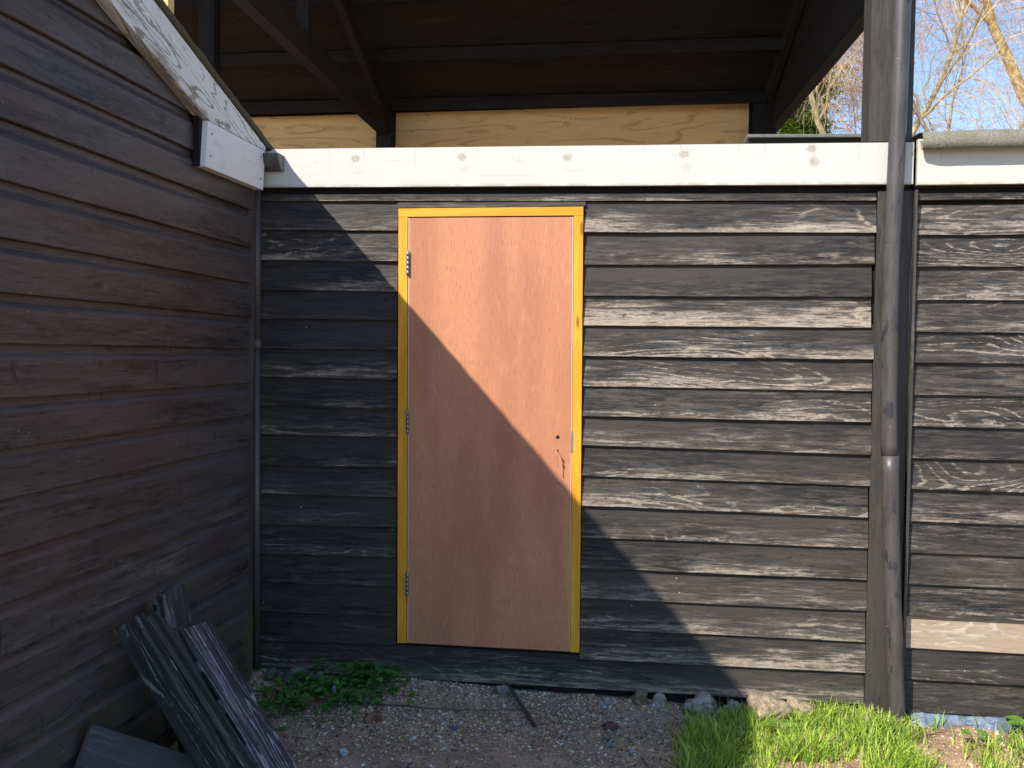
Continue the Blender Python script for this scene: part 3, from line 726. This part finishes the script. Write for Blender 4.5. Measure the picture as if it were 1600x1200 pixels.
loose((-1.488, -1.279, .548), (-1.120, -1.262, -.02), (.801, -.259, .541), .145, 'thin black board edge showing just behind the leftmost leaning board', M['plank'], t=.014)
loose((-1.350, -1.072, .499), (-.924, -1.207, -.02), (.335, .942, .032), .15, 'black leaning board streaked with pale bare grain, foremost in the corner', M['plank_worn'])
loose((-1.385, -1.112, .509), (-.975, -1.216, -.02), (.235, .972, -.008), .15, 'plain black board half hidden behind the streaked foremost board', M['plank'])
loose((-1.475, -1.051, .601), (-1.395, -.975, -.02), (.50, -.80, .10), .10, 'short black board with worn white end behind the others', M['plank'])
loose((-1.475, -.972, .592), (-1.390, -.90, -.02), (.172, .985, -.002), .15, 'black board rising highest and rightmost behind the leaning boards', M['plank'])
loose((-1.46, -1.443, .296), (-1.05, -1.045, -.03), (-.011, -.629, -.777), .17, 'wide blue-black board lying low at the lower left', M['plank'])

# ------------------------------------------------------------------ gravel (stuff), stones, sticks
def blob(mb, c, r, colr, sub=1, sq=.7, seed=0, rough=.35, rot=None):
    bm = bmesh.new(); bmesh.ops.create_icosphere(bm, subdivisions=sub, radius=1)
    rz = Matrix.Rotation(random.uniform(0, 6.28) if rot is None else rot, 3, 'Z') @ Matrix.Rotation(random.uniform(-.4, .4), 3, 'X')
    sx, sy = random.uniform(.8, 1.25), random.uniform(.65, 1.0)
    b = len(mb.v)
    for v in bm.verts:
        p = v.co.copy(); k = 1 + rough * mnoise.noise(p * 1.3 + Vector((seed, 0, 0))) + rough * .5 * mnoise.noise(p * 3 + Vector((0, seed, 0)))
        p = Vector((p.x * sx, p.y * sy, p.z * sq)) * k * r; mb.v.append(tuple(rz @ p + Vector(c)))
    for f in bm.faces:
        mb.f.append(tuple(b + v.index for v in f.verts)); mb.uv.append([(0, 0)] * 3); mb.aux.append([(0, .5)] * 3); mb.col.append(colr); mb.mi.append(0); mb.smooth.append(sub > 2)
    bm.free()
GC = [(.30, .27, .24), (.22, .19, .165), (.38, .34, .29), (.16, .14, .13), (.5, .46, .41), (.26, .20, .15), (.20, .20, .21), (.34, .26, .19), (.13, .10, .08)]
ico = None
def tiny(mb, c, r, colr):
    # an irregular chip: six points
    a = random.uniform(0, 6.28); el = random.uniform(.5, 1.0); fl = random.uniform(.35, .8); ca, sa = math.cos(a), math.sin(a); tl = random.uniform(-.5, .5)
    pts = [(1, 0, 0), (-1, 0, 0), (0, el, 0), (0, -el, 0), (.1, .1, fl), (-.1, 0, -fl)]
    b = len(mb.v)
    for x, y, z in pts:
        x *= random.uniform(.7, 1.2); y *= random.uniform(.7, 1.2); z += tl * x
        mb.v.append((c[0] + (x * ca - y * sa) * r, c[1] + (x * sa + y * ca) * r, c[2] + z * r))
    for f in ((0, 2, 4), (2, 1, 4), (1, 3, 4), (3, 0, 4), (2, 0, 5), (1, 2, 5), (3, 1, 5), (0, 3, 5)):
        mb.f.append(tuple(b + i for i in f)); mb.uv.append([(0, 0)] * 3); mb.aux.append([(0, .5)] * 3); mb.col.append(colr); mb.mi.append(0); mb.smooth.append(False)
mb = MB()
cnt = 0
while cnt < 26000:
    x = random.uniform(-1.48, 1.9); y = -.02 - 1.5 * random.random() ** 1.2
    dens = .55 + .9 * smoothnoise(x * 3, y * 3, 2) + (.3 if y > -.5 else 0)
    if x > .75: dens *= .22
    if random.random() > dens: continue
    r = random.choice((.003, .0035, .0045, .006, .0075)) * random.uniform(.7, 1.4)
    if random.random() < .03: r = random.uniform(.008, .013)
    c = random.choice(GC); k = random.uniform(.8, 2.2); c = (c[0] * 1.45, c[1] * 1.16, c[2] * .84)
    if random.random() < .025: c = (.62, .58, .50)
    if random.random() < .004: c = (.30, .40, .52)
    tiny(mb, (x, y, gz(x, y) + r * .35), r, tuple(min(.8, v * k) for v in c)); cnt += 1
for i in range(2600):
    x = random.uniform(-1.3, .9); y = -.03 - 1.2 * random.random()
    if smoothnoise(x * 3.3, y * 3.3, 12) < -.05: continue
    L = random.uniform(.006, .022); a = random.uniform(0, 6.28); w_ = random.uniform(.0007, .0018); z = gz(x, y) + random.uniform(.003, .008)
    k = random.uniform(.5, 1.3); ca, sa = math.cos(a), math.sin(a); mb.tube([(x - ca * L / 2, y - sa * L / 2, z), (x - sa * L * .12, y + ca * L * .12, z + random.uniform(0, .003)), (x + ca * L / 2, y + sa * L / 2, z - .002)], w_, 3, (.46 * k, .38 * k, .28 * k), caps=False)
tag(mb.build('gravel', M['pebble']), 'loose gravel and wood chips scattered on the soil below the door', 'gravel', kind='stuff')

STN = [(-.329, -.06, .034, (.30, .27, .24), 'grey pointed stone by the sticks under the door', 1.0),
 (.143, -.085, .030, (.40, .37, .33), 'pale blue-grey stone under the wall right of the door', .8),
 (.288, -.045, .034, (.26, .20, .13), 'upright brown stone against the wall foot', 1.3),
 (.373, -.04, .042, (.46, .41, .34), 'pale lumpy flint between brown stone and large grey rock', .9),
 (.555, -.045, .072, (.44, .39, .31), 'largest grey rock under the wall beside the grass', .75),
 (.690, -.035, .05, (.44, .39, .32), 'mottled rock half in grass at the shadow edge', .8),
 (.830, -.060, .095, (.40, .31, .21), 'large tan rock in sunlight under the boards', .75),
 (.985, -.045, .065, (.42, .33, .23), 'second sunlit tan rock, right of the largest tan rock', .8),
 (1.13, -.04, .045, (.36, .29, .21), 'small sunlit tan rock near the timber post foot', .8),
 (-1.40, -.09, .040, (.17, .16, .15), 'dull brown stone in the dark corner behind the weeds', .9),
 (-1.29, -.10, .055, (.20, .21, .18), 'mossy grey stone behind the weeds', .8),
 (-1.17, -.09, .045, (.19, .18, .16), 'dull grey stone under the left wall, right of mossy stone', .8),
 (-.811, -.46, .034, (.24, .14, .085), 'rust brown stone at the edge of the weeds', .8),
 (.165, -.30, .034, (.20, .095, .10), 'dark red flat stone in the gravel', .5),
 (.150, -.44, .020, (.17, .19, .23), 'small slate grey stone in front of the red stone', .5),
 (.172, -.50, .018, (.24, .26, .29), 'small bluish stone nearest the grass in shade', .6),
 (.263, -.535, .016, (.5, .5, .48), 'small white stone in front of the grass', .7),
 (-.464, -.48, .015, (.13, .17, .27), 'small dark blue pebble in the gravel', .6),
 (-.527, -.43, .017, (.38, .37, .36), 'small pale pebble left of the dark blue one', .6),
 (-.828, -.79, .022, (.55, .60, .66), 'pale blue-white stone in the gravel near the leaning boards', .6)]
for i, (x, y, r, c, lab, sq) in enumerate(STN):
    mb = MB(); blob(mb, (0, 0, 0), r, c, 3, sq, i * 7.3, .55)
    o = mb.build('stone', M['stone']); o.location = (x, y, gz(x, y) + r * sq * .22); tag(o, lab, 'stone', 'stones along the foot of the wall')
def stick(pts, r, lab, c, nm='stick', flat=False):
    P = [Vector((x, y, gz(x, y) + h)) for x, y, h in pts]; o_ = P[0].copy()
    Q = []
    for i in range(len(P) - 1):
        for k in range(5): 
            p = P[i].lerp(P[i + 1], k / 5); Q.append(p + mnoise.noise_vector(p * 14) * r * 1.2 - o_)
    Q.append(P[-1] - o_); mb = MB()
    if flat: mb.box(Q[0], Q[-1], Vector((Q[-1].y, -Q[-1].x, 0)).normalized() * .014, (0, 0, .006), nseg=3); o = mb.build(nm, M['post'])
    else: mb.tube(Q, [r * (1 - .6 * i / len(Q)) for i in range(len(Q))], 6, c); o = mb.build(nm, M['bark'])
    o.location = o_; tag(o, lab, 'stick', 'sticks on the ground')
stick([(-.30, -.03, .035), (-.13, -.37, .008)], .008, 'dark flat lath lying in the gravel below the door', (.1, .08, .06), flat=True)
stick([(-.95, -.30, .012), (-.60, -.33, .02), (-.35, -.27, .015), (-.16, -.20, .02)], .004, 'long thin brown twig lying across the gravel', (.15, .10, .07))
stick([(-.30, -.04, .03), (-.26, -.02, .10)], .003, 'short pale twig standing against the wall base', (.26, .2, .15))
stick([(.30, -.60, .01), (.34, -.72, .012)], .004, 'pale curved stick by the shaded grass', (.38, .29, .2))
stick([(-.72, -.42, .01), (-.62, -.45, .012)], .006, 'short bleached stick near the brown stone', (.42, .37, .3))
stick([(-.90, -.75, .01), (-.93, -.90, .02)], .003, 'thin straw stalk near the leaning boards', (.35, .28, .18))
stick([(-.98, -.12, .01), (-.90, -.17, .02)], .003, 'thin pale stalk by the weeds under the wall', (.35, .28, .2))

# ------------------------------------------------------------------ grass (stuff)
mb = MB(); cnt = 0
def inpatch(x, y):
    if x < .42 or y > -.015: return 0
    edge = .50 + .10 * smoothnoise(y * 4, 9) - max(0, (-.15 - y)) * .10
    k = 1.0 if x > edge else .14 * max(0., smoothnoise(x * 13, y * 13, 5)) + .02 if x > edge - .16 else 0
    if x < .62 and y > -.20: k *= .05
    if x < .8 and y > -.10: k *= .2
    if y > -.07: k *= .6
    s1 = smoothnoise(x * 3.1 + 5, y * 3.1, 4)
    if x > .8 and s1 < -.22: k *= .06
    if .80 < x < 1.12 and y < -.52: k *= .06
    if x > 1.42: k *= .35 if y < -.45 else .10
    k *= .25 + .75 * min(1., max(0., (smoothnoise(x * 5, y * 5, 31) + .35) * 2.2))
    return k * (1.0 + 1.0 * smoothnoise(x * 9, y * 9, 1))
while cnt < 21000:
    x = random.uniform(.42, 3.2); y = random.uniform(-2.0, -.015)
    if x > 2.0 or y < -1.0:
        if random.random() > .35: continue
    if random.random() > inpatch(x, y): continue
    cnt += 1
    tall_ = .5 + .5 * smoothnoise(x * 6, y * 6, 7) + .35 * smoothnoise(x * 17, y * 17, 7)
    h = (.035 + .075 * max(0, tall_)) * random.uniform(.6, 1.3); wd = random.uniform(.002, .0046); a = random.uniform(0, 6.28)
    if x < .62 and random.random() < .05: h *= 1.6
    ln = random.uniform(.2, 1.1) * h; bx, by = math.cos(a), math.sin(a); px, py = -by, bx; z = gz(x, y) - .004
    g_ = random.random(); c = (.42 + .18 * g_, .58 + .15 * g_, .08 + .04 * g_)
    if random.random() < .13: c = (.50, .42, .22)
    if random.random() < .25: c = (.12, .27, .035)
    pr = None; sg = 4
    for k in range(sg + 1):
        t = k / sg; ww = wd * (1 - t ** 1.5) + .0002; q = (x + bx * ln * t * t, y + by * ln * t * t, z + h * (t - .25 * t * t * (ln / h)))
        l, r_ = (q[0] - px * ww, q[1] - py * ww, q[2]), (q[0] + px * ww, q[1] + py * ww, q[2])
        if pr: mb.face([pr[0], pr[1], r_, l], colr=c, sm=True)
        pr = (l, r_)
tag(mb.build('grass', M['grass']), 'bright green grass tufts growing at the foot of the post', 'grass', kind='stuff')

# ------------------------------------------------------------------ broad leaves
def leaf(mb, base, d, L, W, colr, n=6, cup=.25, notch=False):
    d = Vector(d).normalized(); side = d.cross(Vector((0, 0, 1)))
    if side.length < .05: side = Vector((1, 0, 0))
    side.normalize(); up = side.cross(d).normalized(); rows = []
    for i in range(n + 1):
        t = i / n; ww = W * .5 * (math.sin(math.pi * min(1, t * .93 + .05)) ** .7) * (1 + (.12 * (-1) ** i if notch else 0))
        c = Vector(base) + d * (L * t) - Vector((0, 0, 1)) * (L * .25 * t * t)
        rows.append([c - side * ww + up * ww * cup, c, c + side * ww + up * ww * cup])
    b = len(mb.v)
    for r in rows: mb.v += [tuple(p) for p in r]
    for i in range(n):
        for j in range(2):
            mb.f.append((b + i * 3 + j, b + i * 3 + j + 1, b + (i + 1) * 3 + j + 1, b + (i + 1) * 3 + j)); mb.uv.append([(0, 0)] * 4); mb.aux.append([(0, .5)] * 4); mb.col.append(colr); mb.mi.append(0); mb.smooth.append(True)
mb = MB()
for i in range(210):
    a = random.random()
    if a < .62: x, y = random.gauss(-1.02, .13), random.gauss(-.24, .11)
    elif a < .80: x, y = random.gauss(-.93, .07), random.gauss(-.12, .045)
    else: x, y = random.gauss(-1.20, .08), random.gauss(-.50, .12)
    y = min(y, -.03); z = gz(x, y); h = random.uniform(.02, .11); top = Vector((x + random.uniform(-.02, .02), y + random.uniform(-.02, .02), z + h))
    mb.tube([(x, y, z - .005), tuple(top)], .0011, 3, (.10, .14, .05), caps=False)
    for k in range(random.choice((3, 4, 5))):
        an = random.uniform(0, 6.28); s = random.uniform(.018, .042); g_ = random.random()
        leaf(mb, top - Vector((0, 0, random.uniform(0, h * .5))), (math.cos(an), math.sin(an), random.uniform(-.1, .5)), s, s * .85, (.11 + .07 * g_, .27 + .14 * g_, .06 + .02 * g_), 5, notch=True)
for i in range(90):
    x, y = random.uniform(-1.45, -.8), random.uniform(-1.2, -.05); an = random.uniform(0, 6.28); s = random.uniform(.01, .02)
    leaf(mb, (x, y, gz(x, y) + .006), (math.cos(an), math.sin(an), .3), s, s * .8, (.05, .14, .03), 4)
tag(mb.build('weeds', M['leaf']), 'low patch of green nettle-like weeds in the shaded corner', 'weeds', kind='stuff')
mb = MB(); blob(mb, (0, 0, 0), .012, (.22, .34, .55), 2, 1.2, 3, .8); o = mb.build('plastic_scrap', M['stone']); o.location = (-1.03, -.31, gz(-1.03, -.31) + .065); tag(o, 'small crumpled blue scrap caught among the weeds', 'scrap')
for (x, y, s, nl, lab) in ((1.87, -.12, .085, 5, 'round-leaved green plant at the right edge by the blue sheet'), (.87, -.25, .06, 5, 'broad-leaved plant in the grass nearest the shadow edge'), (1.27, -.26, .06, 6, 'broad-leaved plant in the grass below the downpipe'), (1.62, -.28, .05, 5, 'low leafy plant on bare soil right of the downpipe')):
    mb = MB()
    for k in range(nl):
        an = k * 2.4 + random.uniform(-.3, .3); L = s * random.uniform(.7, 1.1); b_ = Vector((math.cos(an) * .02, math.sin(an) * .02, .045))
        mb.tube([(0, 0, 0), tuple(b_)], .0018, 4, (.2, .3, .06), caps=False); leaf(mb, b_, (math.cos(an), math.sin(an), .35), L, L * .8, (.18, .34, .05), 7)
    o = mb.build('leafy_plant', M['leaf']); o.location = (x, y, gz(x, y)); tag(o, lab, 'plant', 'broad-leaved plants in the grass')
# blue sheet squeezed out under the right wall
mb = MB(); P = []
n, m = 90, 12
for i in range(n + 1):
    x = 1.43 + 1.6 * i / n; r = []
    for j in range(m + 1):
        t = j / m; y = .0 - .11 * t - .02 * smoothnoise(x * 7, 2); z = .015 - .065 * t + .022 * smoothnoise(x * 16, t * 3, 3) * (1 - abs(t - .5)) + .010 * abs(smoothnoise(x * 30, t * 6)) 
        r.append(Vector((x, y, z + (.012 if t < .1 else 0))))
    P.append(r)
mb.grid(P, [[(p.x, p.y) for p in r] for r in P], [[(0, .5)] * (m + 1) for r in P], flip=False)
tag(mb.build('plastic_sheet', M['tarp']), 'crumpled pale blue plastic sheet under the right-hand boards', 'sheet')

# ------------------------------------------------------------------ bare trees behind
def rvec(s=1.): return Vector((random.gauss(0, s), random.gauss(0, s), random.gauss(0, s)))
def grow(mbT, mbW, p, d, r, L, lvl, cb, droop, maxl, rmin):
    n = 7 if lvl < 2 else 5 if lvl < maxl else 4; pts = [p.copy()]; rad = [r]; dd = d.normalized(); kids = []
    for i in range(n):
        dd = (dd + rvec(.13 + .035 * lvl) + Vector((0, 0, .06 if lvl < 2 else -droop * (lvl - 1)))).normalized()
        p = p + dd * (L / n); pts.append(p.copy()); rad.append(max(rmin * .6, r * (1 - .62 * (i + 1) / n))); kids.append((p.copy(), dd.copy(), rad[-1], (i + 1) / n))
    k = random.uniform(.75, 1.15); tgt = mbT if lvl < 1 else mbW
    c = tuple(v * k for v in (cb if lvl < 3 else (cb[0] * 1.2, cb[1] * 1.02, cb[2] * 1.05)))
    tgt.tube(pts, rad, 8 if lvl == 0 else 5 if lvl < 2 else 3, c, caps=False)
    if lvl >= maxl: return
    for q, dq, rq, t in kids:
        if lvl == 0 and t < .3: continue
        if lvl >= 2 and random.random() < (.15 if lvl == 2 else .38): continue
        for _ in range(1 if random.random() < (.6 if lvl < 2 else .85) else 2):
            side = rvec(1.); side = (side - dq * side.dot(dq)).normalized(); ang = random.uniform(.35, .95)
            nd = dq * math.cos(ang) + side * math.sin(ang)
            grow(mbT, mbW, q, nd, max(rmin, rq * random.uniform(.42, .62)), L * random.uniform(.45, .70), lvl + 1, cb, droop, maxl, rmin)
def tree(x, y, h, r, lab, seed, cb, droop=.1, trunk=None, maxl=4, lean=(0, 0), rmin=.006, fork=.30):
    random.seed(seed); root = thing('bare_tree', (x, y, -.06), lab, 'tree', 'bare trees behind the sheds')
    a, b = MB(), MB(); base = Vector((x, y, -.1)); top = base + Vector((lean[0], lean[1], h * fork))
    pts = [base.lerp(top, k / 5) + rvec(.04) * (k > 0) for k in range(6)]; a.tube(pts, [r * (1.25 - .3 * k / 5) for k in range(6)], 12, cb, caps=False)
    for k in range(trunk or 3):
        an = 6.28 * k / (trunk or 3) + random.uniform(-.5, .5); d = Vector((math.cos(an) * .6, math.sin(an) * .35, 1)); grow(a, b, pts[-1 - (k % 2)], d, r * .62, h * .42, 0, cb, droop, maxl, rmin)
    part(a, 'trunk', M['bark'], root); part(b, 'crown', M['twig'], root)
    return root
OR = (.60, .44, .19); GY = (.52, .44, .25); PK = (.52, .43, .31)
tree(12.0, 27, 20, .30, 'large bare tree with yellow lichened limbs at the right edge of the picture', 3, OR, .05, 4, fork=.44)
tree(8.7, 24, 16, .12, 'slender bare tree seen just right of the downpipe', 5, PK, .03, 3, fork=.36, rmin=.005)
tree(6.2, 24, 15, .17, 'drooping bare willow seen between barn roof and tall post', 8, GY, .16, 3, fork=.40, rmin=.005)
tree(15.5, 34, 17, .22, 'thin bare tree furthest right beyond the lichened tree', 12, PK, .03, 3, rmin=.008, maxl=3)
tree(10.8, 33, 17, .16, 'distant bare tree between the post and the lichened tree', 15, GY, .06, 3, rmin=.008, maxl=3)
tree(4.4, 30, 17, .2, 'distant bare tree mostly hidden behind the barn roof edge', 19, PK, .10, 3, rmin=.008, maxl=3)
def ivy(x, y, z0, z1, r, n, lab, seed):
    random.seed(seed); root = thing('ivy_bush', (x, y, -.06), lab, 'bush', 'evergreen ivy masses behind the sheds'); a, b = MB(), MB()
    a.tube([(x, y, -.1), (x + .1, y, z1 * .5), (x, y, z1)], [.16, .12, .04], 8, (.2, .15, .1), caps=False)
    cl = [(Vector((x + random.gauss(0, r * .5), y + random.gauss(0, r * .4), random.uniform(z0, z1)))) for _ in range(34)]
    for c in cl: a.tube([(x, y, max(0, c.z - 1.2)), tuple(c)], [.03, .01], 4, (.2, .15, .1), caps=False)
    for i in range(n):
        c = random.choice(cl); p = c + rvec(.20); an = rvec(1).normalized(); s = random.uniform(.06, .12); g_ = random.random()
        leaf(b, p, an, s, s * .9, (.11 + .08 * g_, .18 + .10 * g_, .03), 2)
    part(a, 'stem', M['bark'], root); part(b, 'foliage', M['leaf'], root)
ivy(4.5, 25.0, 7.6, 9.9, .9, 9000, 'green ivy mass beside the lower end of the barn gable', 4)
ivy(12.75, 27.2, 7.5, 10.2, .55, 5000, 'green ivy clump low on the right edge of the picture', 6)
